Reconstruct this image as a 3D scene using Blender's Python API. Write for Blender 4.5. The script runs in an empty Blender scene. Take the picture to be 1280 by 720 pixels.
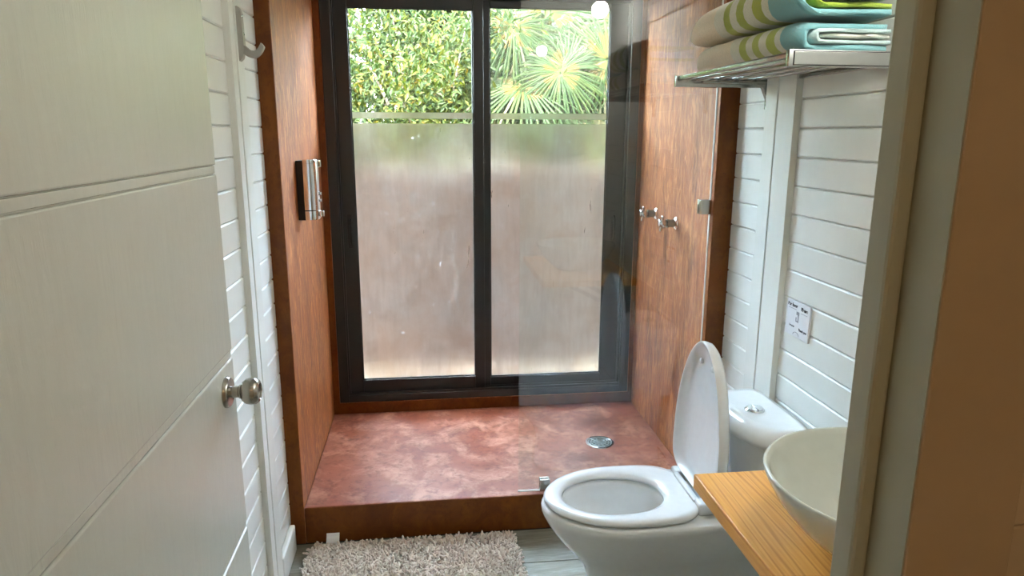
import bpy, bmesh, math, random
from mathutils import Vector, Matrix, noise as mnoise
random.seed(7)
PI = math.pi
scene = bpy.context.scene
C = scene.collection

# ------------------------------------------------------------------ camera
F_PX, PITCH, YAW, ROLL = 869.45, 0.2195, 0.1207, 0.003
cam_data = bpy.data.cameras.new('camera')
cam_data.sensor_width = 36.0
cam_data.lens = F_PX / 1280.0 * 36.0
cam_data.clip_start = 0.02
cam_data.clip_end = 200
cam = bpy.data.objects.new('camera', cam_data)
C.objects.link(cam)
cam.location = (0, 0, 1.5)
cam.rotation_euler = (Matrix.Rotation(-YAW, 3, 'Z') @ Matrix.Rotation(PI / 2 - PITCH, 3, 'X') @ Matrix.Rotation(ROLL, 3, 'Z')).to_euler()
scene.camera = cam

# ------------------------------------------------------------------ world, sun, exposure
SKY_STRENGTH = 5.0
SUN_ENERGY = 22.0
LAMP_GLOW = 50.0
HALL_GLOW = 8.5
EXPOSURE = 2.15
world = bpy.data.worlds.new('sky'); scene.world = world
world.use_nodes = True
wn = world.node_tree.nodes; wl = world.node_tree.links
wn.clear()
sky = wn.new('ShaderNodeTexSky'); sky.sky_type = 'NISHITA'
sky.sun_disc = False
sky.sun_elevation = math.radians(62); sky.sun_rotation = math.radians(200)
sky.air_density = 1.0; sky.dust_density = 3.0
bg = wn.new('ShaderNodeBackground'); bg.inputs['Strength'].default_value = SKY_STRENGTH
wo = wn.new('ShaderNodeOutputWorld')
hs = wn.new('ShaderNodeHueSaturation'); hs.inputs['Saturation'].default_value = .65     # thin humid cloud
wl.new(sky.outputs[0], hs.inputs['Color']); wl.new(hs.outputs[0], bg.inputs[0]); wl.new(bg.outputs[0], wo.inputs[0])
sun_d = bpy.data.lights.new('sun', 'SUN'); sun_d.energy = SUN_ENERGY; sun_d.angle = 0.0095
sun_d.color = (1.0, 0.95, 0.84)
sun = bpy.data.objects.new('sun', sun_d); C.objects.link(sun)
sun.rotation_euler = (math.radians(28), 0, math.radians(-18))   # high sun behind the house
scene.view_settings.view_transform = 'Standard'
scene.view_settings.look = 'None'
scene.view_settings.exposure = EXPOSURE
scene.view_settings.gamma = 1.0
scene.view_settings.use_curve_mapping = False
cy = scene.cycles
cy.use_denoising = True
cy.use_adaptive_sampling = True; cy.adaptive_threshold = 0.012
cy.max_bounces = 9; cy.diffuse_bounces = 5; cy.glossy_bounces = 4
cy.transmission_bounces = 8; cy.transparent_max_bounces = 24
cy.sample_clamp_indirect = 6.0

# ------------------------------------------------------------------ materials
def srgb(r, g, b):
    f = lambda c: (c / 255 / 12.92) if c / 255 <= 0.04045 else ((c / 255 + 0.055) / 1.055) ** 2.4
    return (f(r), f(g), f(b), 1.0)

class NT:
    def __init__(s, name):
        s.m = bpy.data.materials.new(name); s.m.use_nodes = True
        s.n = s.m.node_tree.nodes; s.l = s.m.node_tree.links
        s.n.clear(); s.out = s.n.new('ShaderNodeOutputMaterial')
    def new(s, t, **kw):
        n = s.n.new(t)
        for k, v in kw.items(): setattr(n, k, v)
        return n
    def link(s, a, b): s.l.new(a, b)
    def coord(s, scale=(1, 1, 1), rot=(0, 0, 0), kind='Object'):
        tc = s.new('ShaderNodeTexCoord'); mp = s.new('ShaderNodeMapping')
        mp.inputs['Scale'].default_value = scale; mp.inputs['Rotation'].default_value = rot
        s.link(tc.outputs[kind], mp.inputs['Vector']); return mp.outputs[0]
    def wcoord(s, scale=(1, 1, 1)):
        g = s.new('ShaderNodeNewGeometry'); mp = s.new('ShaderNodeMapping')
        mp.inputs['Scale'].default_value = scale
        s.link(g.outputs['Position'], mp.inputs['Vector']); return mp.outputs[0]
    def noise(s, vec, scale=5, detail=4, rough=.55, dist=0):
        n = s.new('ShaderNodeTexNoise')
        n.inputs['Scale'].default_value = scale; n.inputs['Detail'].default_value = detail
        n.inputs['Roughness'].default_value = rough; n.inputs['Distortion'].default_value = dist
        s.link(vec, n.inputs['Vector']); return n.outputs[0]
    def ramp(s, fac, stops, interp='LINEAR'):
        r = s.new('ShaderNodeValToRGB'); r.color_ramp.interpolation = interp
        els = r.color_ramp.elements
        while len(els) < len(stops): els.new(0.5)
        for e, (p, c) in zip(els, stops): e.position = p; e.color = c
        s.link(fac, r.inputs[0]); return r.outputs[0]
    def mix(s, fac, a, b, mode='MIX'):
        m = s.new('ShaderNodeMix', data_type='RGBA', blend_type=mode)
        if isinstance(fac, (int, float)): m.inputs[0].default_value = fac
        else: s.link(fac, m.inputs[0])
        for v, i in ((a, 6), (b, 7)):
            if isinstance(v, tuple): m.inputs[i].default_value = v
            else: s.link(v, m.inputs[i])
        return m.outputs[2]
    def bump(s, h, strength=.2, dist=.002):
        b = s.new('ShaderNodeBump'); b.inputs['Strength'].default_value = strength; b.inputs['Distance'].default_value = dist
        s.link(h, b.inputs['Height']); return b.outputs[0]
    def bsdf(s, col=None, rough=.5, metal=0, normal=None, **kw):
        p = s.new('ShaderNodeBsdfPrincipled')
        if col is not None:
            if isinstance(col, tuple): p.inputs['Base Color'].default_value = col
            else: s.link(col, p.inputs['Base Color'])
        if isinstance(rough, (int, float)): p.inputs['Roughness'].default_value = rough
        else: s.link(rough, p.inputs['Roughness'])
        p.inputs['Metallic'].default_value = metal
        if normal is not None: s.link(normal, p.inputs['Normal'])
        for k, v in kw.items(): p.inputs[k.replace('_', ' ')].default_value = v
        return p.outputs[0]
    def done(s, sh): s.link(sh, s.out.inputs['Surface']); return s.m

M = {}
def paint(name, col, rough=.42, bump=.06):
    t = NT(name); v = t.wcoord((1, 1, 1))
    n = t.noise(v, 9, 4); c = t.mix(t.ramp(n, [(.3, (0, 0, 0, 1)), (.8, (1, 1, 1, 1))]), col, tuple(x * .93 for x in col[:3]) + (1,))
    b = t.bump(t.noise(v, 160, 3), bump, .001)
    M[name] = t.done(t.bsdf(c, rough, normal=b))
paint('white_board', srgb(233, 235, 230), .38)
paint('white_trim', srgb(230, 232, 226), .4)
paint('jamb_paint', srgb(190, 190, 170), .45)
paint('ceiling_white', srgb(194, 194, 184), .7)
paint('hall_paint', srgb(214, 196, 168), .6)
paint('casing_paint', srgb(206, 186, 156), .55)

def door_mat():
    t = NT('door_paint'); v = t.coord((20, 20, 3.2))
    n = t.noise(v, 3.0, 5, .6, .4)
    n2 = t.noise(t.coord((70, 70, 14)), 2.0, 4)
    b0 = t.bump(n, .3, .004)
    b = t.new('ShaderNodeBump'); b.inputs['Strength'].default_value = .1; b.inputs['Distance'].default_value = .0015
    t.link(n2, b.inputs['Height']); t.link(b0, b.inputs['Normal'])
    c = t.mix(n, srgb(200, 202, 192), srgb(208, 210, 200))
    M['door_paint'] = t.done(t.bsdf(c, .27, normal=b.outputs[0]))
door_mat()

def chukum(name, scale, c1, c2, c3, rough, hi, hi_amt=.75, cloud=1.3, spec=.5, swirl=1.0):
    """polished lime plaster: broad clouds, finer mottling, paler trowel streaks"""
    t = NT(name)
    v = t.wcoord(scale)
    n1 = t.noise(v, cloud, 6, .6, .9 * swirl); n2 = t.noise(v, cloud * 3.3, 7, .68, 1.6 * swirl); n3 = t.noise(v, cloud * 13, 5, .65, .6 * swirl)
    base = t.ramp(n1, [(.32, c1), (.5, c2), (.66, c3)])
    base = t.mix(t.ramp(n2, [(.46, (0, 0, 0, 1)), (.68, (hi_amt,) * 3 + (1,))]), base, hi)
    base = t.mix(t.ramp(n3, [(.34, (.6, .6, .6, 1)), (.5, (0, 0, 0, 1))]), base, c1)
    bn = t.bump(n2, .1, .004)
    rr = t.ramp(n2, [(.3, (rough - .08,) * 3 + (1,)), (.7, (rough + .12,) * 3 + (1,))])
    M[name] = t.done(t.bsdf(base, rr, normal=bn, Specular_IOR_Level=spec))
chukum('shower_wall', (5.0, 5.0, 1.1), srgb(108, 50, 10), srgb(146, 76, 24), srgb(160, 88, 32), .48, srgb(204, 142, 88), 1.0, 1.9)
chukum('shower_floor', (2.2, 2.2, 2.2), srgb(106, 46, 24), srgb(142, 74, 48), srgb(156, 90, 64), .37, srgb(200, 146, 118), .75, 1.1, swirl=.25)
chukum('shower_shaded', (2.6, 2.6, 2.0), srgb(86, 40, 3), srgb(106, 54, 6), srgb(118, 64, 10), .5, srgb(126, 72, 18), .6, 1.4, spec=.3)  # shaded copy of the shower plaster, with the shade put into its colour
chukum('garden_stucco', (1.2, 1.2, 1.2), srgb(28, 14, 6), srgb(36, 19, 9), srgb(41, 24, 13), .8, srgb(46, 29, 17))

def simple(name, col, rough=.4, metal=0, **kw):
    t = NT(name); n = t.noise(t.coord(), 40, 2)
    c = t.mix(n, col, tuple(x * .92 for x in col[:3]) + (1,))
    M[name] = t.done(t.bsdf(c, rough, metal, **kw))
simple('black_aluminium', srgb(40, 42, 42), .42)
simple('black_plastic', srgb(14, 14, 14), .35)
simple('gasket', srgb(22, 22, 22), .7)
simple('ceramic', srgb(236, 238, 238), .07, Coat_Weight=.3)
simple('seat_plastic', srgb(240, 242, 243), .16)
simple('sink_ceramic', srgb(204, 206, 195), .1, Coat_Weight=.3)
simple('chrome', srgb(226, 228, 230), .07, 1)
simple('valve_metal', srgb(140, 150, 148), .22, 1)
simple('satin_nickel', srgb(188, 184, 176), .24, 1)
simple('aluminium', srgb(186, 188, 186), .24, 1)
simple('hook_paint', srgb(168, 166, 158), .35)
simple('dark_hole', srgb(30, 34, 34), .6)
simple('drain_metal', srgb(170, 184, 184), .3, 1)
simple('sign_card', srgb(232, 234, 238), .5)
simple('ink', srgb(60, 62, 70), .6)
simple('faint_ink', srgb(170, 172, 180), .6)
simple('tag_cloth', srgb(232, 232, 230), .8)
simple('grout', srgb(58, 56, 50), .9)
simple('silicone', srgb(224, 222, 216), .4)
simple('rug_backing', srgb(150, 132, 118), .9)
simple('bark', srgb(84, 74, 66), .9)
simple('palm_trunk', srgb(112, 96, 76), .9)
simple('roof_concrete', srgb(150, 146, 138), .9)

def tile_mat():
    t = NT('floor_tile'); v = t.coord((1.2, 9, 1))
    oi = t.new('ShaderNodeObjectInfo')
    add = t.new('ShaderNodeVectorMath', operation='ADD'); t.link(v, add.inputs[0])
    sc = t.new('ShaderNodeVectorMath', operation='SCALE'); sc.inputs[0].default_value = (7, 13, 3); t.link(oi.outputs['Random'], sc.inputs['Scale'])
    t.link(sc.outputs[0], add.inputs[1])
    n = t.noise(add.outputs[0], 3, 7, .65, .8); n2 = t.noise(add.outputs[0], 14, 5, .6)
    c = t.ramp(n, [(.3, srgb(112, 108, 90)), (.55, srgb(146, 144, 128)), (.75, srgb(172, 172, 160))])
    c = t.mix(t.ramp(n2, [(.35, (.5, .5, .5, 1)), (.55, (0, 0, 0, 1))]), c, srgb(112, 108, 92))
    M['floor_tile'] = t.done(t.bsdf(c, .36, normal=t.bump(n, .08, .002)))
tile_mat()

def wood_mat():
    t = NT('pine_wood')
    v = t.wcoord((13, .9, 13))
    d = t.noise(v, 1.5, 3, .5, .3)
    w = t.new('ShaderNodeTexWave', wave_type='BANDS', bands_direction='X')
    w.inputs['Scale'].default_value = 1.15; w.inputs['Distortion'].default_value = 11; w.inputs['Detail'].default_value = 3; w.inputs['Detail Scale'].default_value = 1.1
    t.link(v, w.inputs['Vector'])
    fine = t.noise(t.wcoord((130, 5, 130)), 2, 3)
    c = t.ramp(w.outputs[1], [(.0, srgb(240, 172, 84)), (.45, srgb(248, 188, 100)), (.8, srgb(242, 176, 88)), (1, srgb(216, 142, 62))])
    c = t.mix(t.ramp(fine, [(.35, (.45, .45, .45, 1)), (.6, (0, 0, 0, 1))]), c, srgb(222, 150, 68))
    c = t.mix(t.ramp(d, [(.3, (.3, .3, .3, 1)), (.6, (0, 0, 0, 1))]), c, srgb(248, 192, 110))
    M['pine_wood'] = t.done(t.bsdf(c, .33, normal=t.bump(fine, .05, .001)))
wood_mat()

def thin_glass(name, tint, f0=.045):
    t = NT(name)
    g = t.new('ShaderNodeNewGeometry')
    dot = t.new('ShaderNodeVectorMath', operation='DOT_PRODUCT')
    t.link(g.outputs['Normal'], dot.inputs[0]); t.link(g.outputs['Incoming'], dot.inputs[1])
    ab = t.new('ShaderNodeMath', operation='ABSOLUTE'); t.link(dot.outputs['Value'], ab.inputs[0])
    inv = t.new('ShaderNodeMath', operation='SUBTRACT'); inv.inputs[0].default_value = 1; t.link(ab.outputs[0], inv.inputs[1])
    pw = t.new('ShaderNodeMath', operation='POWER'); t.link(inv.outputs[0], pw.inputs[0]); pw.inputs[1].default_value = 5
    ma = t.new('ShaderNodeMath', operation='MULTIPLY_ADD'); t.link(pw.outputs[0], ma.inputs[0]); ma.inputs[1].default_value = 1 - f0; ma.inputs[2].default_value = f0
    tr = t.new('ShaderNodeBsdfTransparent'); tr.inputs[0].default_value = tint
    gl = t.new('ShaderNodeBsdfGlossy'); gl.inputs['Roughness'].default_value = 0.0; gl.inputs[0].default_value = (1, 1, 1, 1)
    mx = t.new('ShaderNodeMixShader'); t.link(ma.outputs[0], mx.inputs[0]); t.link(tr.outputs[0], mx.inputs[1]); t.link(gl.outputs[0], mx.inputs[2])
    M[name] = t.done(mx.outputs[0])
thin_glass('window_glass', (.94, .985, .955, 1))
thin_glass('shower_glass', (.955, .98, .972, 1), .052)

def film_mat():
    t = NT('frosted_film')
    st = t.noise(t.wcoord((16, 16, 2.2)), 2.2, 7, .68, .6)       # vertical water marks
    sp = t.noise(t.wcoord((1, 1, .6)), 46, 4, .7)
    bl = t.noise(t.wcoord((1, 1, .8)), 3.2, 5, .6, .5)
    md = t.new('ShaderNodeMath', operation='MULTIPLY'); t.link(st, md.inputs[0]); t.link(bl, md.inputs[1])
    rf = t.new('ShaderNodeBsdfRefraction'); rf.inputs['IOR'].default_value = 1.35
    gr = t.ramp(t.noise(t.wcoord((1, 1, .8)), 7, 5, .62, .4), [(.34, (.91, .86, .82, 1)), (.62, (.985, .975, .965, 1))])
    t.link(gr, rf.inputs[0])
    rr = t.ramp(st, [(.3, (.27,) * 3 + (1,)), (.7, (.36,) * 3 + (1,))]); t.link(rr, rf.inputs['Roughness'])
    df = t.new('ShaderNodeBsdfDiffuse'); df.inputs[0].default_value = (.72, .69, .66, 1)
    tl = t.new('ShaderNodeBsdfTranslucent'); tl.inputs[0].default_value = (.9, .9, .9, 1)
    f2 = t.ramp(md.outputs[0], [(.18, (.0,) * 3 + (1,)), (.36, (.4,) * 3 + (1,))])
    m2 = t.new('ShaderNodeMixShader'); t.link(f2, m2.inputs[0]); t.link(rf.outputs[0], m2.inputs[1]); t.link(df.outputs[0], m2.inputs[2])
    f3 = t.ramp(sp, [(.66, (0, 0, 0, 1)), (.72, (.35,) * 3 + (1,))])       # dried drops
    m3 = t.new('ShaderNodeMixShader'); t.link(f3, m3.inputs[0]); t.link(m2.outputs[0], m3.inputs[1]); t.link(tl.outputs[0], m3.inputs[2])
    m2 = m3
    M['frosted_film'] = t.done(m2.outputs[0])
film_mat()

def water_mat():
    t = NT('water')
    M['water'] = t.done(t.bsdf((.86, .93, .93, 1), .02, Transmission_Weight=.85, IOR=1.33))
water_mat()

def leaf_mat(name, col, tr=.45, gloss=.6):
    t = NT(name)
    n = t.noise(t.wcoord(), 6, 3)
    c = t.mix(n, tuple(x * .72 for x in col[:3]) + (1,), tuple(min(1, x * 1.2) for x in col[:3]) + (1,))
    p = t.bsdf(c, gloss, Specular_IOR_Level=.12)
    tl = t.new('ShaderNodeBsdfTranslucent'); t.link(c, tl.inputs[0])
    mx = t.new('ShaderNodeMixShader'); mx.inputs[0].default_value = tr
    t.link(p, mx.inputs[1]); t.link(tl.outputs[0], mx.inputs[2])
    M[name] = t.done(mx.outputs[0])
leaf_mat('leaf_a', srgb(30, 40, 8)); leaf_mat('leaf_b', srgb(24, 38, 12)); leaf_mat('leaf_c', srgb(46, 50, 7)); leaf_mat('leaf_d', srgb(62, 50, 5))
leaf_mat('leaf_dark', srgb(26, 36, 19)); leaf_mat('palm_a', srgb(19, 33, 5)); leaf_mat('palm_b', srgb(27, 37, 6)); leaf_mat('palm_heart', srgb(50, 39, 3))
leaf_mat('palm_dry', srgb(50, 46, 30), .2)

def towel_mat(name, y_far, y_a, y_b, stripes):
    """cream far end, lime stripes, teal near end: woven bands along the towel's length (world y)"""
    t = NT(name)
    g = t.new('ShaderNodeNewGeometry'); sx = t.new('ShaderNodeSeparateXYZ'); t.link(g.outputs['Position'], sx.inputs[0])
    mr = t.new('ShaderNodeMapRange'); mr.inputs['From Min'].default_value = 1.45; mr.inputs['From Max'].default_value = 2.25
    t.link(sx.outputs['Y'], mr.inputs['Value'])
    P = lambda y: (y - 1.45) / .8
    cream = srgb(232, 218, 194); teal = srgb(120, 180, 186); lime = srgb(166, 178, 56); pale = srgb(222, 222, 206)
    stops = [(0, teal), (P(y_a), teal), (P(y_a) + .012, pale)]
    n = stripes; w = (y_b - y_a) / (2 * n + 1)
    for i in range(n):
        a = y_a + w * (2 * i + 1)
        stops += [(P(a), lime), (P(a + w), pale)]
    stops += [(P(y_b) + .02, cream)]
    c = t.ramp(mr.outputs[0], stops, 'CONSTANT')
    nz = t.noise(t.wcoord(), 330, 2)
    c = t.mix(t.ramp(nz, [(.35, (.25, .25, .25, 1)), (.6, (0, 0, 0, 1))]), c, srgb(150, 150, 130))
    M[name] = t.done(t.bsdf(c, .95, normal=t.bump(nz, .5, .003), Sheen_Weight=.3))
towel_mat('towel_lower', 2.15, 1.60, 1.86, 3)
towel_mat('towel_upper', 2.15, 1.66, 1.97, 3)
def cloth(name, col):
    t = NT(name); nz = t.noise(t.wcoord(), 330, 2)
    c = t.mix(t.ramp(nz, [(.35, (.25, .25, .25, 1)), (.6, (0, 0, 0, 1))]), col, tuple(x * .6 for x in col[:3]) + (1,))
    M[name] = t.done(t.bsdf(c, .95, normal=t.bump(nz, .5, .003), Sheen_Weight=.3))
cloth('towel_lime', srgb(160, 186, 60)); cloth('towel_pale', srgb(196, 222, 220)); cloth('towel_hem', srgb(226, 226, 214)); cloth('towel_cream', srgb(232, 218, 194))
def rug_mat():
    t = NT('rug_pile'); n = t.noise(t.coord(), 70, 2); n2 = t.noise(t.coord(), 9, 3)
    c = t.ramp(n, [(.3, srgb(204, 186, 170)), (.52, srgb(236, 226, 214)), (.7, srgb(248, 242, 234))])
    c = t.mix(t.ramp(n2, [(.4, (.3, .3, .3, 1)), (.6, (0, 0, 0, 1))]), c, srgb(214, 192, 180))
    M['rug_pile'] = t.done(t.bsdf(c, .95, Sheen_Weight=.2))
rug_mat()
def earth():
    t = NT('earth'); n = t.noise(t.wcoord(), 3, 6, .6)
    c = t.ramp(n, [(.3, srgb(60, 48, 36)), (.6, srgb(76, 62, 48)), (.8, srgb(66, 72, 40))])
    M['earth'] = t.done(t.bsdf(c, .95))
earth()
def emis(name, col, strength):
    t = NT(name); e = t.new('ShaderNodeEmission'); e.inputs[0].default_value = col; e.inputs[1].default_value = strength
    M[name] = t.done(e.outputs[0])
emis('lamp_globe', (1, .96, .91, 1), LAMP_GLOW)

# ------------------------------------------------------------------ mesh helpers
origin = {}
def thing(name, loc, label=None, cat=None, group=None, kind=None):
    o = bpy.data.objects.new(name, None); C.objects.link(o); o.location = loc; o.empty_display_size = .05
    origin[o.name] = Vector(loc); tag(o, label, cat, group, kind); return o
def tag(o, label=None, cat=None, group=None, kind=None):
    if label: o['label'] = label
    if cat: o['category'] = cat
    if group: o['group'] = group
    if kind: o['kind'] = kind
    return o
def mk(name, bm, mat, parent=None, loc=None, smooth=False, label=None, cat=None, group=None, kind=None, fix=True):
    """one mesh object; verts are given in world space, or in local space when loc is given"""
    if fix: bmesh.ops.recalc_face_normals(bm, faces=bm.faces)
    me = bpy.data.meshes.new(name); 
    po = origin[parent.name] if parent else Vector((0, 0, 0))
    if loc is None:
        if parent is None and bm.verts:
            xs = [v.co for v in bm.verts]
            c = Vector(((min(v.x for v in xs) + max(v.x for v in xs)) / 2, (min(v.y for v in xs) + max(v.y for v in xs)) / 2, min(v.z for v in xs)))
        else: c = po
        bmesh.ops.translate(bm, verts=bm.verts, vec=-c)
    else: c = Vector(loc)
    bm.to_mesh(me); bm.free()
    mats = mat if isinstance(mat, (list, tuple)) else [mat]
    for m in mats: me.materials.append(M[m])
    if smooth:
        for p in me.polygons: p.use_smooth = True
        if smooth != 'all': me.set_sharp_from_angle(angle=math.radians(38))
    o = bpy.data.objects.new(name, me); C.objects.link(o)
    o.location = c - po if parent else c
    if parent: o.parent = parent
    origin[o.name] = c.copy()
    return tag(o, label, cat, group, kind)
def inst(src, name, loc, parent=None, rot=None):
    o = src.copy(); o.name = name; C.objects.link(o)
    po = origin[parent.name] if parent else Vector((0, 0, 0))
    o.parent = parent; o.location = Vector(loc) - po
    if rot: o.rotation_euler = rot
    origin[o.name] = Vector(loc); return o
def box(bm, x0, x1, y0, y1, z0, z1, bev=0, seg=2):
    r = bmesh.ops.create_cube(bm, size=1)
    vs = r['verts']
    for v in vs:
        v.co = Vector((x0 + (v.co.x + .5) * (x1 - x0), y0 + (v.co.y + .5) * (y1 - y0), z0 + (v.co.z + .5) * (z1 - z0)))
    if bev:
        es = list({e for v in vs for e in v.link_edges})
        bmesh.ops.bevel(bm, geom=es, offset=bev, segments=seg, affect='EDGES', profile=.5)
    return bm
def B(*a, **k): return box(bmesh.new(), *a, **k)
def loft(bm, rings, cap0=True, cap1=True, closed=False):
    vs = [[bm.verts.new(p) for p in r] for r in rings]
    n = len(rings[0]); pairs = list(zip(vs[:-1], vs[1:]))
    if closed: pairs.append((vs[-1], vs[0]))
    for a, b in pairs:
        for i in range(n):
            bm.faces.new((a[i], a[(i + 1) % n], b[(i + 1) % n], b[i]))
    if not closed:
        if cap0: bm.faces.new(vs[0][::-1])
        if cap1: bm.faces.new(vs[-1])
    return bm
def frame_axes(d):
    d = d.normalized(); u = d.orthogonal().normalized(); return u, d.cross(u)
def tube(bm, pts, r, n=10, caps=True):
    pts = [Vector(p) for p in pts]; rs = r if isinstance(r, (list, tuple)) else [r] * len(pts)
    rings = []; u = None
    for i, p in enumerate(pts):
        d = (pts[min(i + 1, len(pts) - 1)] - pts[max(i - 1, 0)]).normalized()
        if u is None: u = d.orthogonal().normalized()
        else: u = (u - d * u.dot(d)).normalized()
        w = d.cross(u)
        rings.append([p + (u * math.cos(2 * PI * k / n) + w * math.sin(2 * PI * k / n)) * rs[i] for k in range(n)])
    return loft(bm, rings, caps, caps)
def lathe(bm, prof, center, axis=(0, 0, 1), n=32, cap0=True, cap1=True):
    """prof: (radius, height along axis)"""
    c = Vector(center); a = Vector(axis).normalized(); u, w = frame_axes(a)
    rings = [[c + a * h + (u * math.cos(2 * PI * k / n) + w * math.sin(2 * PI * k / n)) * max(r, 1e-5) for k in range(n)] for r, h in prof]
    return loft(bm, rings, cap0, cap1)
def prism(bm, poly, axis, a, b):
    """extrude 2-D polygon along axis 'x','y','z' from a to b"""
    def P(p, t):
        return {'x': (t, p[0], p[1]), 'y': (p[0], t, p[1]), 'z': (p[0], p[1], t)}[axis]
    return loft(bm, [[P(p, a) for p in poly], [P(p, b) for p in poly]])
def struct(name, bm, mat, **k): return mk(name, bm, mat, kind='structure', **k)

# ------------------------------------------------------------------ the room's measures
XL, XR = -.5285, 1.0895          # faces of the white boards
SL, SR = -.4793, 1.0208          # inner faces of the shower
YF, YB = 2.4013, 3.2872          # shower front, back wall
ZC = .1476                       # shower platform
CEIL = 2.42
YN, YM, YQ = .54, .59, .6237     # doorway: near face, stop, far face
XJ = .443

# floor with tiles
fl = struct('floor', B(XL - .06, XR + .06, YQ - .1, YF + .02, -.06, -.004), 'grout')
def tiles(x0, x1, y0, y1, ys, parent, L=1.2):
    w = .215
    row = 0; y = ys
    while y > y0: y -= w
    cache = {}
    while y < y1:
        a, b = max(y, y0), min(y + w, y1)
        x = x0 - (row % 3) * .4
        while x < x1:
            p, q = max(x, x0), min(x + L, x1)
            if q - p > .03 and b - a > .02:
                key = (round(q - p, 3), round(b - a, 3))
                hx, hy = (q - p) / 2 - .0015, (b - a) / 2 - .0015
                if key not in cache:
                    cache[key] = mk('floor_tile', B(-hx, hx, -hy, hy, -.012, 0, bev=.0012, seg=1), 'floor_tile', parent, loc=((p + q) / 2, (a + b) / 2, 0))
                else: inst(cache[key], 'floor_tile', ((p + q) / 2, (a + b) / 2, 0), parent)
            x += L
        y += w; row += 1
tiles(XL - .0, XR + .0, YQ - .1, YF, 2.1897, fl)
struct('floor_hall', B(-1.7, 2.0, -1.7, YQ - .1, -.06, 0), 'hall_paint')

# white boarded walls
Z0B, PB = 1.768, .0841
def boards(parent, xf, sgn, segs, zb, pitch, mat, z_lo=0.0, z_hi=CEIL, thick=.012):
    for (y0, y1) in segs:
        proto = None; h = pitch / 2 - .0009; L = (y1 - y0) / 2
        k0 = math.floor((z_lo - zb) / pitch)
        for k in range(k0, int((z_hi - zb) / pitch) + 1):
            lo, hi = zb + k * pitch, zb + (k + 1) * pitch
            if hi <= z_lo + .01 or lo >= z_hi - .01: continue
            loc = (xf - sgn * thick / 2, (y0 + y1) / 2, (lo + hi) / 2)
            if lo < z_lo or hi > z_hi:
                lo2, hi2 = max(lo, z_lo), min(hi, z_hi)
                mk('wall_board', B(-thick / 2, thick / 2, -L, L, -(hi2 - lo2) / 2 + .001, (hi2 - lo2) / 2 - .001, bev=.003, seg=1), mat, parent, loc=(loc[0], loc[1], (lo2 + hi2) / 2))
            elif proto is None:
                proto = mk('wall_board', B(-thick / 2, thick / 2, -L, L, -h, h, bev=.0038, seg=1), mat, parent, loc=loc)
            else: inst(proto, 'wall_board', loc, parent)
wlft = struct('wall_left', B(XL - .08, XL - .0115, YQ - .02, YF - .0005, 0, CEIL), 'white_board')
boards(wlft, XL, 1, [(YQ, 2.03), (2.15, YF - .001)], Z0B, PB, 'white_board')
wrgt = struct('wall_right', B(XR + .0115, XR + .08, YQ - .02, YF - .0005, 0, CEIL), 'white_board')
boards(wrgt, XR, -1, [(YQ, 1.985), (2.165, YF - .001)], Z0B, PB, 'white_board')
struct('trim_1', B(XL - .011, -.511, 2.03, 2.0745, 0, CEIL, bev=.001), 'white_trim')
struct('trim_2', B(XL - .011, -.509, 2.0795, 2.15, 0, CEIL, bev=.002), 'white_trim')
struct('trim_3', B(1.071, XR + .011, 1.985, 2.0875, 0, CEIL, bev=.001), 'white_trim')
struct('trim_4', B(1.069, XR + .011, 2.0905, 2.165, 0, CEIL, bev=.002), 'white_trim')
struct('baseboard_left', B(XL - .0, XL + .022, 2.151, YF - .035, 0, .105, bev=.006), 'white_trim')

# shower
fs_ = struct('floor_shower', B(SL, SR, YF, YB, 0, ZC, bev=.006), ['shower_floor', 'shower_shaded'])
wsl = struct('wall_shower_left', B(SL - .14, SL, YF, YB + .18, 0, CEIL, bev=.003), ['shower_wall', 'shower_shaded'])
wsr = struct('wall_shower_right', B(SR, SR + .15, YF, YB + .18, 0, CEIL, bev=.003), ['shower_wall', 'shower_shaded'])
WX0, WX1, WZ0, WZ1 = -.45, 1.0, .2, 2.13
bm = bmesh.new()
box(bm, SL - .02, SR + .02, YB, YB + .18, 0, WZ0); box(bm, SL - .02, SR + .02, YB, YB + .18, WZ1, CEIL)
box(bm, SL - .02, WX0, YB, YB + .18, WZ0, WZ1); box(bm, WX1, SR + .02, YB, YB + .18, WZ0, WZ1)
wbk = struct('wall_back', bm, ['shower_wall', 'shower_shaded'])
for o_ in (fs_, wsl, wsr, wbk):                     # shade painted into the door-facing sides: step front, wall ends, window surround
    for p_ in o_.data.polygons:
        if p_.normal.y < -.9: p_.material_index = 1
struct('ceiling', B(-1.75, 2.05, -1.75, YB + .18, CEIL, CEIL + .06), 'ceiling_white')
struct('roof', B(-2.3, 2.9, -2.3, YB + .6, CEIL + .06, CEIL + .2), 'roof_concrete')

# wall with the doorway
bm = bmesh.new()
box(bm, XJ, 2.0, YN + .014, YQ, 0, CEIL)
box(bm, -1.7, -.476, YN + .014, YQ, 0, CEIL)
box(bm, -.476, XJ, YN + .014, YQ, 2.12, CEIL)
went = struct('wall_entry', bm, 'white_trim')
struct('trim_5', B(XJ - .0015, XJ + .0, YN + .001, YQ, 0, 2.12), 'jamb_paint')
struct('trim_6', B(.423, XJ - .0015, YM, YQ, 0, 2.12, bev=.004), 'jamb_paint')
struct('trim_7', B(XJ, .553, YN, YN + .014, 0, 2.22, bev=.002), 'casing_paint')
struct('trim_8', B(-.58, -.476, YN, YN + .014, 0, 2.22, bev=.002), 'casing_paint')
struct('trim_9', B(-.476, XJ, YN, YN + .014, 2.12, 2.22, bev=.002), 'casing_paint')
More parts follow.
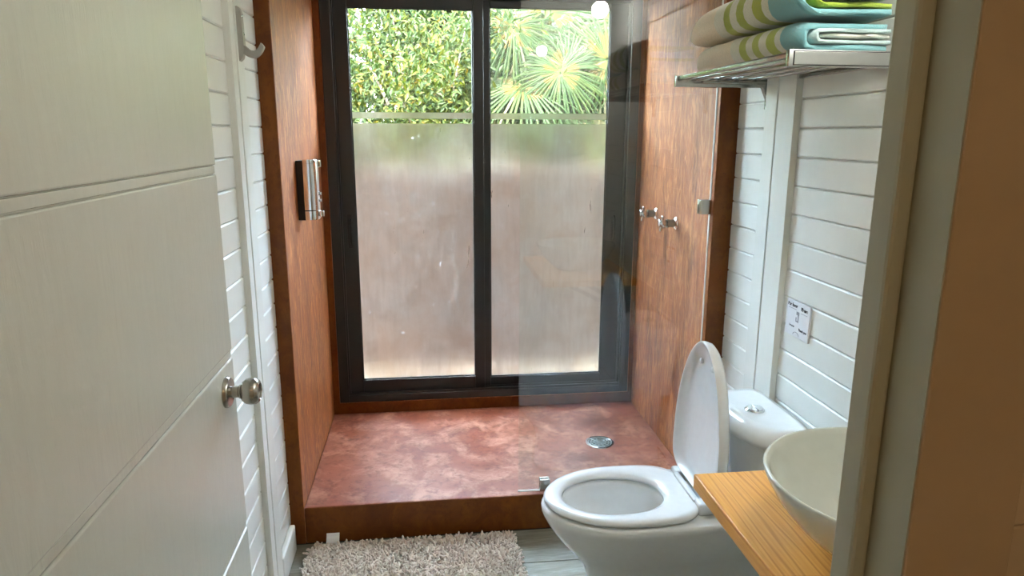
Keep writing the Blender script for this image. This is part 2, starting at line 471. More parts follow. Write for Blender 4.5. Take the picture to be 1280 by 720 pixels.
# hall boards right of the casing
whall = struct('wall_hall_front', B(.553, 2.0, YN + .011, YN + .0139, 0, CEIL), 'hall_paint')
for k in range(24):
    lo = 1.231 - .1015 * 12 + k * .1015
    if lo + .1015 > CEIL: break
    if k == 0: hb = mk('wall_board', B(-.72, .72, -.004, .004, -.0498, .0498, bev=.002, seg=1), 'hall_paint', whall, loc=(1.274, YN + .0075, lo + .0507))
    else: inst(hb, 'wall_board', (1.274, YN + .0075, lo + .0507), whall)
struct('wall_hall_left', B(-1.75, -1.7, -1.7, YN, 0, CEIL), 'hall_paint')
struct('wall_hall_right', B(2.0, 2.05, -1.7, YQ, 0, CEIL), 'hall_paint')
struct('wall_hall_back', B(-1.75, 2.05, -1.75, -1.7, 0, CEIL), 'hall_paint')

# ------------------------------------------------------------------ door
dr = thing('door_1', (-.45, .63, 0), 'cream-white paneled door standing open along the left wall', 'door', kind='structure')
DX, DT = -.43, .04
mk('slab', B(DX - DT + .006, DX - .006, .632, 1.51, .012, 2.08, bev=.002), 'door_paint', dr)
grooves = [(.225, .245), (.612, .631), (1.021, 1.040), (1.415, 1.434), (1.81, 1.829)]
lo = .012
for a, b in grooves + [(2.08, 2.1)]:
    for s in (0, 1):
        x0, x1 = (DX - .007, DX) if s == 0 else (DX - DT, DX - DT + .007)
        mk('panel', B(x0, x1, .632, 1.51, lo, a, bev=.003), 'door_paint', dr)
    if b < 2.09:
        mk('rail', B(DX - .007, DX - .0028, .632, 1.51, a + .002, b - .002, bev=.001), 'door_paint', dr)
    lo = b
ky, kz = 1.442, .966
kb = bmesh.new()
lathe(kb, [(.0335, 0), (.0335, .004), (.030, .009), (.020, .012)], (DX, ky, kz), (1, 0, 0), 40)
knob = mk('rosette', kb, 'satin_nickel', dr, smooth=True)
kb = bmesh.new()
lathe(kb, [(.0125, .008), (.0125, .026), (.015, .028), (.0155, .031), (.021, .034), (.0265, .041), (.0285, .050), (.0275, .060), (.023, .067), (.0175, .0695), (.0165, .067), (.008, .0655)], (DX, ky, kz), (1, 0, 0), 40)
mk('knob', kb, 'satin_nickel', dr, smooth=True)
kb = bmesh.new()
lathe(kb, [(.0335, 0), (.03, .008), (.0125, .012), (.0125, .022), (.024, .03), (.024, .036), (.01, .038)], (DX - DT, ky, kz), (-1, 0, 0), 32)
mk('knob', kb, 'satin_nickel', dr, smooth=True)
for z in (.25, 1.05, 1.85):
    hbm = bmesh.new(); tube(hbm, [(DX + .004, .628, z - .045), (DX + .004, .628, z + .045)], .006, 12)
    mk('hinge', hbm, 'satin_nickel', dr, smooth=True)

# ------------------------------------------------------------------ window
win = thing('window_1', (.275, YB + .05, WZ0), 'black aluminium sliding window with frosted film on its lower panes', 'window', kind='structure')
def ring_frame(x0, x1, z0, z1, wl_, wr_, wb, wt, y0, y1, bev=.002):
    bm = bmesh.new()
    box(bm, x0, x0 + wl_, y0, y1, z0, z1, bev); box(bm, x1 - wr_, x1, y0, y1, z0, z1, bev)
    box(bm, x0 + wl_, x1 - wr_, y0, y1, z0, z0 + wb, bev); box(bm, x0 + wl_, x1 - wr_, y0, y1, z1 - wt, z1, bev)
    return bm
bmf = ring_frame(WX0, WX1, WZ0, WZ1, .045, .045, .035, .04, YB + .006, YB + .12)
mk('frame', bmf, 'black_aluminium', win)
for (x, w) in ((WX0 + .045, .008), (WX1 - .053, .008)):
    mk('track', B(x, x + w, YB + .02, YB + .028, WZ0 + .035, WZ1 - .04), 'black_aluminium', win)
mk('track', B(WX0 + .045, WX1 - .045, YB + .012, YB + .018, WZ0 + .035, WZ0 + .047), 'black_aluminium', win)
mk('track', B(WX0 + .045, WX1 - .045, YB + .054, YB + .058, WZ0 + .035, WZ0 + .045), 'black_aluminium', win)
def sash(gx0, gx1, gz0, gz1, sx0, sx1, sz0, sz1, yc, hx):
    s = mk('sash', ring_frame(sx0, sx1, sz0, sz1, gx0 - sx0, sx1 - gx1, gz0 - sz0, sz1 - gz1, yc - .017, yc + .017, .003), 'black_aluminium', win)
    mk('gasket', ring_frame(gx0 - .002, gx1 + .002, gz0 - .002, gz1 + .002, .006, .006, .006, .006, yc - .0115, yc - .0045, .0005), 'gasket', s)
    p = mk('pane', B(gx0 - .004, gx1 + .004, yc - .0025, yc + .0025, gz0 - .004, gz1 + .004), 'window_glass', s)
    mk('frosted_film', B(gx0 + .001, gx1 - .001, yc - .0042, yc - .0032, gz0 + .001, 1.541), 'frosted_film', s, label='frosted privacy film on the lower glass')
    mk('frosted_film', B(gx0 + .001, gx1 - .001, yc - .0042, yc - .0032, 1.5625, 1.5905), 'frosted_film', s, label='narrow frosted band above a clear gap')
    hb_ = bmesh.new(); box(hb_, hx - .011, hx + .011, yc - .019, yc - .0165, .965, 1.125, .001)
    mk('handle_recess', hb_, 'black_plastic', s)
    hb_ = bmesh.new(); tube(hb_, [(hx + .004, yc - .018, 1.10), (hx + .004, yc - .030, 1.09), (hx + .004, yc - .031, 1.05), (hx + .004, yc - .028, 1.0), (hx + .004, yc - .018, .985)], .0055, 10)
    mk('handle', hb_, 'black_plastic', s, smooth=True)
sash(-.3355, .2205, .304, 2.039, -.398, .268, .238, 2.086, 3.338, -.366)
sash(.3005, .8677, .2835, 2.058, .2165, .954, .238, 2.088, 3.374, .91)

# ------------------------------------------------------------------ shower glass, taps, drain, dispenser
gp = thing('shower_screen', (.67, 2.431, ZC), 'fixed clear glass shower screen standing on the platform edge', 'shower screen')
mk('pane', B(.3211, SR - .002, 2.427, 2.435, ZC + .003, 2.16, bev=.001, seg=1), 'shower_glass', gp)
mk('seal', B(.3211, SR - .002, 2.4265, 2.4355, ZC, ZC + .0035), 'silicone', gp)
mk('seal', B(SR - .003, SR, 2.4265, 2.4355, ZC + .0035, 2.16), 'silicone', gp)
def clip(x0, x1, z0, z1):
    bm = bmesh.new()
    box(bm, x0, x1, 2.4165, 2.4268, z0, z1, .003); box(bm, x0, x1, 2.4352, 2.4455, z0, z1, .003)
    mk('clip', bm, 'satin_nickel', gp, smooth=True)
clip(.404, .444, ZC + .001, ZC + .05); clip(SR - .045, SR - .0005, 1.213, 1.266); clip(SR - .045, SR - .0005, .42, .473)

def valve(y, z, which):
    t = thing('shower_valve', (SR, y, z), 'chrome cross-handle shower valve on the terracotta wall, ' + which, 'shower valve', 'shower valves on the right shower wall')
    b = bmesh.new(); lathe(b, [(.027, 0), (.027, .004), (.021, .010), (.014, .012)], (SR, y, z), (-1, 0, 0), 28)
    mk('flange', b, 'chrome', t, smooth=True)
    b = bmesh.new(); lathe(b, [(.0165, .01), (.0155, .032), (.018, .033), (.018, .041), (.013, .042), (.013, .052)], (SR, y, z), (-1, 0, 0), 24)
    mk('stem', b, 'valve_metal', t, smooth=True)
    b = bmesh.new(); lathe(b, [(.013, .05), (.0145, .056), (.0145, .068), (.011, .074), (.004, .076)], (SR, y, z), (-1, 0, 0), 24)
    h = mk('handle', b, 'chrome', t, smooth=True)
    for k in range(4):
        a = k * PI / 2 + .35
        d = Vector((0, math.cos(a), math.sin(a))); c = Vector((SR - .062, y, z))
        b = bmesh.new(); tube(b, [c + d * .008, c + d * .024, c + d * .032, c + d * .036], [.0055, .005, .0068, .004], 12)
        mk('spoke', b, 'chrome', h, smooth=True)
valve(3.03, 1.147, 'the one closer to the window')
valve(2.77, 1.136, 'the one closer to the glass clip')

dn = thing('floor_drain', (.74, 2.822, ZC), 'round metal floor drain set in the red shower floor', 'drain')
b = bmesh.new()
n = 40
rings = []
for r, z in ((.052, .0), (.064, .0), (.063, .003), (.055, .004), (.052, .002)):
    rings.append([(.74 + r * math.cos(2 * PI * k / n), 2.822 + r * math.sin(2 * PI * k / n), ZC + z) for k in range(n)])
loft(b, rings, closed=True)
mk('rim', b, 'chrome', dn, smooth=True)
b = bmesh.new(); lathe(b, [(.053, .0002), (.053, .0008)], (.74, 2.822, ZC), n=32); mk('well', b, 'dark_hole', dn)
b = bmesh.new()
for rr in (.012, .026, .040, .051):
    tube(b, [(.74 + rr * math.cos(2 * PI * k / 36), 2.822 + rr * math.sin(2 * PI * k / 36), ZC + .002) for k in range(37)], .0026, 6, False)
for k in range(12):
    a = 2 * PI * k / 12 + .2
    tube(b, [(.74 + .012 * math.cos(a), 2.822 + .012 * math.sin(a), ZC + .002), (.74 + .052 * math.cos(a), 2.822 + .052 * math.sin(a), ZC + .002)], .003, 6)
lathe(b, [(.011, .001), (.010, .0045), (.003, .005)], (.74, 2.822, ZC), n=20)
mk('grate', b, 'drain_metal', dn, smooth=True)

ds = thing('soap_dispenser', (SL, 2.70, 1.182), 'chrome wall soap dispenser on the left terracotta shower wall', 'soap dispenser')
mk('back_plate', B(SL, SL + .028, 2.664, 2.738, 1.178, 1.398, bev=.003), 'black_plastic', ds)
def dispenser_ring(z, k=1.0):
    p = [(SL + .026, 2.662), (SL + .048, 2.662)]
    for i in range(9):
        a = -PI / 2 + PI * i / 8
        p.append((SL + .050 + .026 * k * math.cos(a), 2.701 + .039 * math.sin(a)))
    p += [(SL + .048, 2.740), (SL + .026, 2.740)]
    return [(x, y, z) for x, y in p]
mk('tank', loft(bmesh.new(), [dispenser_ring(1.216), dispenser_ring(1.388)]), 'chrome', ds, smooth=True)
mk('lid', loft(bmesh.new(), [dispenser_ring(1.3885), dispenser_ring(1.399), dispenser_ring(1.402, .8)]), 'chrome', ds, smooth=True)
mk('seam', loft(bmesh.new(), [dispenser_ring(1.2125, .97), dispenser_ring(1.216, .97)]), 'black_plastic', ds)
mk('valve_body', loft(bmesh.new(), [dispenser_ring(1.18, .9), dispenser_ring(1.184), dispenser_ring(1.2125)]), 'chrome', ds, smooth=True)
mk('push_button', B(SL + .07, SL + .09, 2.688, 2.716, 1.188, 1.212, bev=.004), 'chrome', ds, smooth=True)
b = bmesh.new(); lathe(b, [(.007, 0), (.0068, .006), (.003, .008)], (SL + .0755, 2.701, 1.25), (1, 0, 0), 16); mk('sight_window', b, 'chrome', ds, smooth=True)
b = bmesh.new(); lathe(b, [(.007, 0), (.0068, .006), (.003, .008)], (SL + .0755, 2.701, 1.275), (1, 0, 0), 16); mk('sight_window', b, 'chrome', ds, smooth=True)
mk('lock_tab', B(SL + .066, SL + .084, 2.71, 2.735, 1.372, 1.4, bev=.003), 'chrome', ds, smooth=True)

# coat hook on the left post
hk = thing('coat_hook', (-.511, 2.105, 1.70), 'pale grey metal coat hook screwed to the left wall trim', 'hook')
def hook_prism(poly, y0, y1, bev):
    b_ = bmesh.new(); prism(b_, poly, 'y', y0, y1)
    bmesh.ops.bevel(b_, geom=[e for e in b_.edges], offset=bev, segments=2, affect='EDGES'); return b_
mk('back_plate', hook_prism([(-.5115, 1.836), (-.503, 1.836), (-.4965, 1.822), (-.4945, 1.728), (-.500, 1.700), (-.5115, 1.690)], 2.094, 2.122, .0015), 'hook_paint', hk, smooth=True)
up_, dn_ = [], []
for i in range(11):
    a = math.radians(180 + 12 + i * 14.5)
    up_.append((-.473 + .019 * math.cos(a) + i * .0006, 1.738 + .019 * math.sin(a) + max(0, i - 6) * .0030))
    dn_.append((-.475 + .031 * math.cos(a) + i * .0005, 1.735 + .034 * math.sin(a) + max(0, i - 6) * .0026))
mk('hook_arm', hook_prism(up_ + dn_[::-1], 2.097, 2.119, .0012), 'hook_paint', hk, smooth=True)
for z in (1.812, 1.765):
    b = bmesh.new(); lathe(b, [(.004, 0), (.0036, .002), (.001, .0028)], (-.4958, 2.108, z), (1, 0, 0), 12); mk('screw', b, 'chrome', hk, smooth=True)

# ------------------------------------------------------------------ toilet
TY = 1.90
NEG = 56
def egg(xf, xb, hw, z, xc=None, nb=3.2, n=NEG, nf=2.0):
    """outline seen from above: rounded nose at xf, squarer back at xb"""
    if xc is None: xc = xf + .45 * (xb - xf)
    pts = []
    for k in range(n):
        a = 2 * PI * k / n; c, s = math.cos(a), math.sin(a)
        if c <= 0:
            x = xc - (xc - xf) * abs(c) ** (2 / nf); y = hw * math.copysign(abs(s) ** (2 / nf), s)
        else:
            x = xc + (xb - xc) * abs(c) ** (2 / nb); y = hw * math.copysign(abs(s) ** (2 / nb), s)
        pts.append((x, TY + y, z))
    return pts
tl = thing('toilet', (.72, TY, 0), 'white one-piece ceramic toilet with its lid raised', 'toilet')
outer = [egg(.462, 1.05, .118, 0, .62), egg(.458, 1.05, .12, .02, .62), egg(.466, 1.05, .108, .06, .62), egg(.47, 1.05, .102, .14, .62), egg(.455, 1.05, .108, .19, .61),
         egg(.415, 1.05, .132, .24, .60), egg(.372, 1.05, .158, .29, .60), egg(.343, 1.05, .172, .335, .60), egg(.329, 1.05, .180, .362, .60), egg(.3245, 1.05, .1835, .374, .60), egg(.3235, 1.05, .184, .388, .60), egg(.3265, 1.05, .182, .3945, .60), egg(.333, 1.045, .176, .397, .60)]
inner = [egg(.385, .705, .118, .397, .53, 2.2), egg(.392, .70, .112, .39, .53, 2.2), egg(.39, .70, .113, .365, .53, 2.2), egg(.405, .69, .104, .33, .53, 2.2), egg(.44, .68, .085, .285, .55, 2), egg(.48, .66, .06, .25, .57, 2), egg(.51, .64, .04, .225, .58, 2)]
mk('bowl', loft(bmesh.new(), outer + inner), 'ceramic', tl, smooth='all')
mk('water', loft(bmesh.new(), [egg(.452, .675, .078, .270, .56, 2), egg(.447, .678, .081, .2755, .56, 2)]), 'water', tl, smooth=True)
seat_rings = [egg(.341, .785, .167, .402, .585, 3.5), egg(.332, .79, .175, .405, .585, 3.5), egg(.330, .79, .177, .412, .585, 3.5), egg(.337, .788, .172, .420, .585, 3.5), egg(.35, .78, .160, .4225, .585, 3),
              egg(.375, .715, .126, .420, .535, 2.5), egg(.386, .70, .116, .413, .53, 2.4), egg(.388, .698, .114, .404, .53, 2.4), egg(.372, .715, .128, .402, .535, 2.5)]
mk('seat', loft(bmesh.new(), seat_rings, closed=True), 'seat_plastic', tl, smooth='all')
# lid: same outline, turned up about the hinge
hx, hz = .792, .430
lean = math.radians(1.5)
def lid_pt(p, off):
    """p: egg point lying flat; off: height off the lid's inner face (away from the bowl)"""
    d = hx - p[0]
    return (hx + off * math.cos(lean) + d * math.sin(lean), p[1], hz + d * math.cos(lean) - off * math.sin(lean) + .0)
def lid_ring(sh, off, xb=.788):
    return [lid_pt(p, off) for p in egg(.326 + sh, xb - sh * .3, .178 - sh, 0, .665, 4.5, nf=1.85)]
lid_rings = [lid_ring(.13, .026), lid_ring(.07, .024), lid_ring(.035, .018), lid_ring(.012, .005), lid_ring(.006, .0005), lid_ring(.002, .0), lid_ring(0, .003), lid_ring(.001, .014), lid_ring(.006, .028), lid_ring(.02, .040), lid_ring(.05, .047), lid_ring(.10, .050), lid_ring(.145, .0505)]
mk('lid', loft(bmesh.new(), lid_rings), 'seat_plastic', tl, smooth='all')
for s in (-.045, .05):
    b = bmesh.new(); p = lid_pt((.40, TY + s * .9, 0), .022); lathe(b, [(.009, 0), (.0085, .006), (.004, .008)], p, (-1, 0, 0), 14)
    mk('bumper', b, 'seat_plastic', tl, smooth=True)
b = bmesh.new(); box(b, .768, .786, TY - .088, TY + .088, .4205, .432, .004); mk('hinge_bar', b, 'seat_plastic', tl, smooth=True)
b = bmesh.new(); tube(b, [(.806, TY - .085, .428), (.806, TY + .085, .428)], .0095, 16); mk('hinge_bar', b, 'seat_plastic', tl, smooth=True)
for s in (-1, 1):
    b = bmesh.new(); box(b, .772, .83, TY + s * .105 - .022, TY + s * .105 + .022, .3965, .436, .008, 3); mk('hinge_block', b, 'seat_plastic', tl, smooth=True)
def dring(xf, hw, z, xb=1.073, nb=7):
    return [(x, y, z) for x, y, _ in egg(xf, xb, hw, 0, xf + .085, nb, nf=2.4)]
tank = [dring(.90, .15, .36), dring(.90, .165, .43), dring(.898, .178, .50), dring(.895, .186, .57), dring(.894, .188, .622)]
mk('tank', loft(bmesh.new(), tank), 'ceramic', tl, smooth=True)
lidt = [dring(.889, .19, .6235), dring(.884, .196, .627), dring(.884, .197, .640), dring(.888, .194, .654), dring(.898, .184, .667), dring(.91, .17, .6735), dring(.922, .145, .6745, 1.06, 4), dring(.932, .12, .672, 1.05, 3), dring(.945, .085, .669, 1.03, 2.5)]
mk('tank_lid', loft(bmesh.new(), lidt), 'ceramic', tl, smooth='all')
b = bmesh.new(); lathe(b, [(.030, 0), (.030, .003), (.027, .006), (.0255, .0055)], (.985, 1.905, .6685), n=32); fb = mk('flush_button', b, 'chrome', tl, smooth=True)
for s in (-1, 1):
    b = bmesh.new()
    poly = [(.985 + .0005 * s + s * .0225 * math.sin(PI * k / 12), 1.905 + .0225 * math.cos(PI * k / 12)) for k in range(13)]
    prism(b, [(x + s * .001, y) for x, y in poly], 'z', .674, .678); mk('button_half', b, 'chrome', fb, smooth=True)

# ------------------------------------------------------------------ washstand top and basin
ct = thing('washstand_top', (.83, 1.0, .715), 'thick honey-coloured pine washstand top fixed to the right wall', 'counter')
mk('top', B(.582, XR, .626, 1.382, .715, .75, bev=.003), 'pine_wood', ct)
for y in (.75, 1.25):
    b = bmesh.new()
    box(b, 1.06, XR - .0, y - .018, y + .018, .50, .7145, .002); box(b, .70, 1.06, y - .018, y + .018, .690, .7145, .002)
    prism(b, [(1.06, .52), (1.06, .55), (.78, .69), (.74, .69)], 'y', y - .008, y + .008)
    mk('bracket', b, 'black_aluminium', ct)
SX, SY, SRR, SZ = .822, 1.058, .222, .75
b = bmesh.new()
prof = [(.085, .0), (.098, .002), (.125, .022), (.160, .055), (.188, .090), (.207, .122), (.215, .138), (.2195, .1425), (.2215, .1425), (.2215, .1405)]
out = [(.088, 0), (.104, .003), (.134, .024), (.168, .056), (.196, .09), (.214, .122), (.2215, .138), (.222, .1435), (.219, .1465), (.2145, .145)]
inn = [(.209, .134), (.197, .108), (.178, .08), (.148, .05), (.105, .028), (.06, .018), (.024, .015)]
lathe(b, out + inn, (SX, SY, SZ), n=64)
bs = thing('vessel_basin', (SX, SY, SZ), 'round cream-white ceramic vessel basin on the pine washstand top', 'basin')
mk('bowl', b, 'sink_ceramic', bs, smooth='all')
b = bmesh.new(); lathe(b, [(.024, .0148), (.024, .018), (.019, .0195), (.004, .0195)], (SX, SY, SZ), n=24); mk('drain_plug', b, 'chrome', bs, smooth=True)

# ------------------------------------------------------------------ sign
sg = thing('toilet_sign', (XR - .0, 1.882, .912), 'small white bilingual notice on the white boards above the toilet tank', 'sign')
mk('card', B(XR - .007, XR - .0005, 1.817, 1.947, .905, 1.013, bev=.001, seg=1), 'sign_card', sg)
def text_mesh(name, txt, size, y, z, mat, parent, x=XR - .0074, bold=.0):
    cu = bpy.data.curves.new(name, 'FONT'); cu.body = txt; cu.size = size; cu.extrude = .0002; cu.offset = bold
    cu.align_x = 'CENTER'; cu.align_y = 'CENTER'
    tmp = bpy.data.objects.new('tmp', cu); C.objects.link(tmp)
    dg = bpy.context.evaluated_depsgraph_get(); dg.update()
    me = bpy.data.meshes.new_from_object(tmp.evaluated_get(dg)); bpy.data.objects.remove(tmp)
    bm = bmesh.new(); bm.from_mesh(me); bpy.data.meshes.remove(me)
    # text faces -x: its right is -y
    bmesh.ops.transform(bm, verts=bm.verts, matrix=Matrix(((0, 0, -1, x), (-1, 0, 0, y), (0, 1, 0, z), (0, 0, 0, 1))))
    return mk(name, bm, mat, parent)
text_mesh('lettering', 'Por favor', .0145, 1.912, .999, 'ink', sg, bold=.0004)
text_mesh('lettering', 'Please', .0145, 1.846, .996, 'ink', sg, bold=.0006)
text_mesh('lettering', 'Gracias', .0095, 1.909, .936, 'ink', sg)
text_mesh('lettering', 'Thank you', .0105, 1.848, .932, 'ink', sg, bold=.0003)
b = bmesh.new()
box(b, XR - .0077, XR - .0071, 1.872, 1.888, .974, .984); box(b, XR - .0077, XR - .0071, 1.874, 1.879, .952, .974); box(b, XR - .0077, XR - .0071, 1.879, 1.890, .952, .957)
box(b, XR - .0077, XR - .0071, 1.886, 1.890, .957, .966)
mk('pictogram', b, 'faint_ink', sg)
for z, y0, y1 in ((.9885, 1.89, 1.935), (.9835, 1.828, 1.864)):
    mk('print_line', B(XR - .0077, XR - .0071, y0, y1, z - .0007, z + .0007), 'faint_ink', sg)
b = bmesh.new(); tube(b, [(XR - .0074, 1.882 + .016 * math.cos(PI * k / 10), .912 + .009 * math.sin(PI * k / 10)) for k in range(11)], .0007, 6); mk('print_line', b, 'faint_ink', sg)

# ------------------------------------------------------------------ towel shelf and towels
sh = thing('towel_shelf', (XR, 1.86, 1.645), 'brushed aluminium towel shelf on the right white wall', 'towel shelf')
SX0, SY0, SY1 = .797, 1.52, 2.25
def endplate(y0, y1, lip):
    b = bmesh.new(); box(b, SX0, XR - .001, y0, y1, 1.645, 1.681, .0015)
    mk('end_plate', b, 'aluminium', sh, smooth=True)
    if lip:
        mk('plate_groove', B(SX0 + .010, XR - .012, y0 - .0006, y0 + .001, 1.6475, 1.6785), 'gasket', sh)
        b = bmesh.new(); box(b, SX0 + .012, XR - .014, y0 - .0022, y0 + .001, 1.649, 1.677, .001); mk('plate_inlay', b, 'aluminium', sh)
endplate(SY0, SY0 + .016, True); endplate(SY1 - .016, SY1, False)
b = bmesh.new(); box(b, SX0 + .004, SX0 + .016, SY0 + .014, SY1 - .014, 1.664, 1.678, .004, 3); mk('front_bar', b, 'aluminium', sh, smooth=True)
for k in range(4):
    x = SX0 + .058 + k * .06
    b = bmesh.new(); tube(b, [(x, SY0 + .014, 1.669), (x, SY1 - .014, 1.669)], .0072, 12); mk('slat', b, 'aluminium', sh, smooth=True)
b = bmesh.new(); box(b, XR - .012, XR - .001, SY0 + .014, SY1 - .014, 1.656, 1.68, .002); mk('wall_rail', b, 'aluminium', sh)
for y in (1.538, 2.178):
    wx = XR if y < 1.9 else XR - .0005
    b = bmesh.new()
    box(b, wx - .012, wx - .0005, y - .011, y + .011, 1.575, 1.66, .002); box(b, .86, wx - .004, y - .011, y + .011, 1.652, 1.6605, .002)
    prism(b, [(wx - .010, 1.60), (wx - .010, 1.656), (wx - .06, 1.656), (wx - .03, 1.643)], 'y', y - .009, y + .009)
    br = mk('bracket', b, 'aluminium', sh)
    b = bmesh.new(); lathe(b, [(.0048, 0), (.0042, .0018), (.001, .0024)], (wx - .012, y, 1.588), (-1, 0, 0), 12); mk('screw', b, 'black_plastic', br, smooth=True)

def towel_sheet(path, t, y0, y1, ny, wob, seed, shift=None):
    """a folded sheet: 2-D path in (x, z) with thickness t, swept along y with soft waviness"""
    n = len(path); L, R_ = [], []
    for i, (x, z) in enumerate(path):
        a = path[max(i - 1, 0)]; c = path[min(i + 1, n - 1)]
        dx, dz = c[0] - a[0], c[1] - a[1]; l = math.hypot(dx, dz) or 1
        nx, nz = -dz / l, dx / l
        L.append((x + nx * t / 2, z + nz * t / 2)); R_.append((x - nx * t / 2, z - nz * t / 2))
    ring = L + R_[::-1]; rings = []
    for j in range(ny + 1):
        f = j / ny; y = y0 + (y1 - y0) * f
        e = min(1, min(f, 1 - f) * ny / 3.0); sc = .86 + .14 * math.sin(e * PI / 2)   # ends pull in
        cx = sum(p[0] for p in ring) / len(ring); cz = min(p[1] for p in ring)
        rr = []
        for (x, z) in ring:
            w = mnoise.noise(Vector((x * 9 + seed, y * 7, z * 9))) * wob
            w2 = mnoise.noise(Vector((x * 7, y * 9 + seed, z * 13))) * wob
            sx, sz = shift(f) if shift else (0, 0)
            yy = y + (mnoise.noise(Vector((x * 12, seed, z * 30))) * .012 if j in (0, ny) else 0)
            rr.append((cx + (x - cx) * sc + w + sx, yy, cz + (z - cz) * sc + max(0, w2) * .8 + sz))
        rings.append(rr)
    return loft(bmesh.new(), rings)
def fold_path(x0, x1, zb, zt, t, inset=0, n=9):
    """a C-shaped fold with its rounded nose at x0 (towards the room)"""
    r = (zt - zb) / 2 - t / 2; zc = (zt + zb) / 2; xc = x0 + t / 2 + r
    p = [(x1 - (x1 - xc) * i / 8, zb + t / 2) for i in range(8)]
    p += [(xc + r * math.cos(-PI / 2 - PI * k / n), zc + r * math.sin(-PI / 2 - PI * k / n)) for k in range(n + 1)]
    p += [(xc + (x1 - xc) * (i + 1) / 8, zt - t / 2) for i in range(8)]
    return p
ZT = 1.6815
tw = thing('folded_towel', (.93, 1.86, ZT), 'lower folded striped beach towel lying directly on the shelf slats', 'towel', 'folded towels on the shelf')
mk('outer_fold', towel_sheet(fold_path(.815, 1.055, ZT, ZT + .066, .013), .013, 1.535, 2.165, 26, .009, 3), 'towel_lower', tw, smooth='all', fix=True)
mk('inner_fold', towel_sheet(fold_path(.848, 1.055, ZT + .0145, ZT + .052, .009), .009, 1.532, 2.15, 22, .003, 5), 'towel_pale', tw, smooth='all')
mk('inner_layer', towel_sheet([(.872 + i * .02, ZT + .033 + .002 * math.sin(i * 1.1)) for i in range(10)], .008, 1.534, 2.14, 16, .002, 6), 'towel_hem', tw, smooth='all')
def up_shift(f): return (.0 - .004 * f, .004 + .008 * math.sin(f * PI))
tw = thing('folded_towel', (.93, 1.86, ZT + .07), 'upper folded striped beach towel with lime lining, lying on another towel', 'towel', 'folded towels on the shelf')
mk('outer_fold', towel_sheet(fold_path(.807, 1.055, ZT + .069, ZT + .165, .015), .015, 1.53, 2.17, 26, .014, 11, up_shift), 'towel_upper', tw, smooth='all')
mk('inner_fold', towel_sheet(fold_path(.838, 1.055, ZT + .087, ZT + .147, .011), .011, 1.528, 2.15, 22, .004, 15, up_shift), 'towel_lime', tw, smooth='all')
mk('inner_layer', towel_sheet([(.868 + i * .02, ZT + .116 + .003 * math.sin(i * 1.3)) for i in range(10)], .012, 1.53, 2.14, 16, .003, 16, up_shift), 'towel_pale', tw, smooth='all')

# ------------------------------------------------------------------ bath mat
RX0, RX1, RY0, RY1 = -.455, .295, 1.86, 2.362
rug = thing('bath_mat', ((RX0 + RX1) / 2, (RY0 + RY1) / 2, 0), 'shaggy beige chenille bath mat in front of the shower step', 'bath mat')
def rrect(x0, x1, y0, y1, r, z, n=6):
    p = []
    for cx, cy, a0 in ((x1 - r, y1 - r, 0), (x0 + r, y1 - r, PI / 2), (x0 + r, y0 + r, PI), (x1 - r, y0 + r, 1.5 * PI)):
        for k in range(n + 1):
            a = a0 + PI / 2 * k / n; p.append((cx + r * math.cos(a), cy + r * math.sin(a), z))
    return p
mk('backing', loft(bmesh.new(), [rrect(RX0, RX1, RY0, RY1, .03, .0005), rrect(RX0, RX1, RY0, RY1, .03, .010)]), 'rug_backing', rug)
rng = random.Random(3)
verts, faces = [], []
def tuft(x, y, ox, oy, k_=1):
    a = rng.uniform(0, 2 * PI); ln = rng.uniform(.020, .034) * k_; lean_ = rng.uniform(.5, 1.25)
    d = Vector((math.cos(a) * math.sin(lean_) + ox, math.sin(a) * math.sin(lean_) + oy, math.cos(lean_))).normalized()
    p0 = Vector((x, y, .008)); p1 = p0 + d * ln * .5
    d2 = (d + Vector((rng.uniform(-.5, .5), rng.uniform(-.5, .5), rng.uniform(-.5, .1)))).normalized(); p2 = p1 + d2 * ln * .5
    if p2.z < .006: p2.z = .006
    r = rng.uniform(.0032, .0047); b0 = len(verts)
    for p, rad, dd in ((p0, r * .9, d), (p1, r * 1.1, d), (p2, r, d2)):
        u, w = frame_axes(dd)
        for k in range(5):
            t = 2 * PI * k / 5; verts.append(p + (u * math.cos(t) + w * math.sin(t)) * rad)
    tip = len(verts); verts.append(p2 + d2 * r * 1.1)
    for s in range(2):
        for k in range(5):
            faces.append((b0 + s * 5 + k, b0 + s * 5 + (k + 1) % 5, b0 + s * 5 + 5 + (k + 1) % 5, b0 + s * 5 + 5 + k))
    for k in range(5): faces.append((b0 + 10 + k, b0 + 10 + (k + 1) % 5, tip))
st = .0088
ny_, nx_ = int((RY1 - RY0) / st), int((RX1 - RX0) / st)
for j in range(ny_ + 1):
    for i in range(nx_ + 1):
        x = RX0 + i * st + rng.uniform(-.003, .003); y = RY0 + j * st + rng.uniform(-.003, .003)
        ex = (1 if RX1 - x < .012 else 0) - (1 if x - RX0 < .012 else 0)
        ey = (1 if RY1 - y < .012 else 0) - (1 if y - RY0 < .012 else 0)
        cx = max(RX0 + .03 - x, x - RX1 + .03, 0); cy_ = max(RY0 + .03 - y, y - RY1 + .03, 0)
        if math.hypot(cx, cy_) > .031: continue
        tuft(x, y, ex * .3, ey * .25, .7 if ex or ey else 1)
po = origin[rug.name]
me = bpy.data.meshes.new('pile'); me.from_pydata([tuple(v - po) for v in verts], [], faces); me.materials.append(M['rug_pile'])
for p in me.polygons: p.use_smooth = True
o = bpy.data.objects.new('pile', me); C.objects.link(o); o.parent = rug; o['kind'] = 'stuff'; origin[o.name] = po
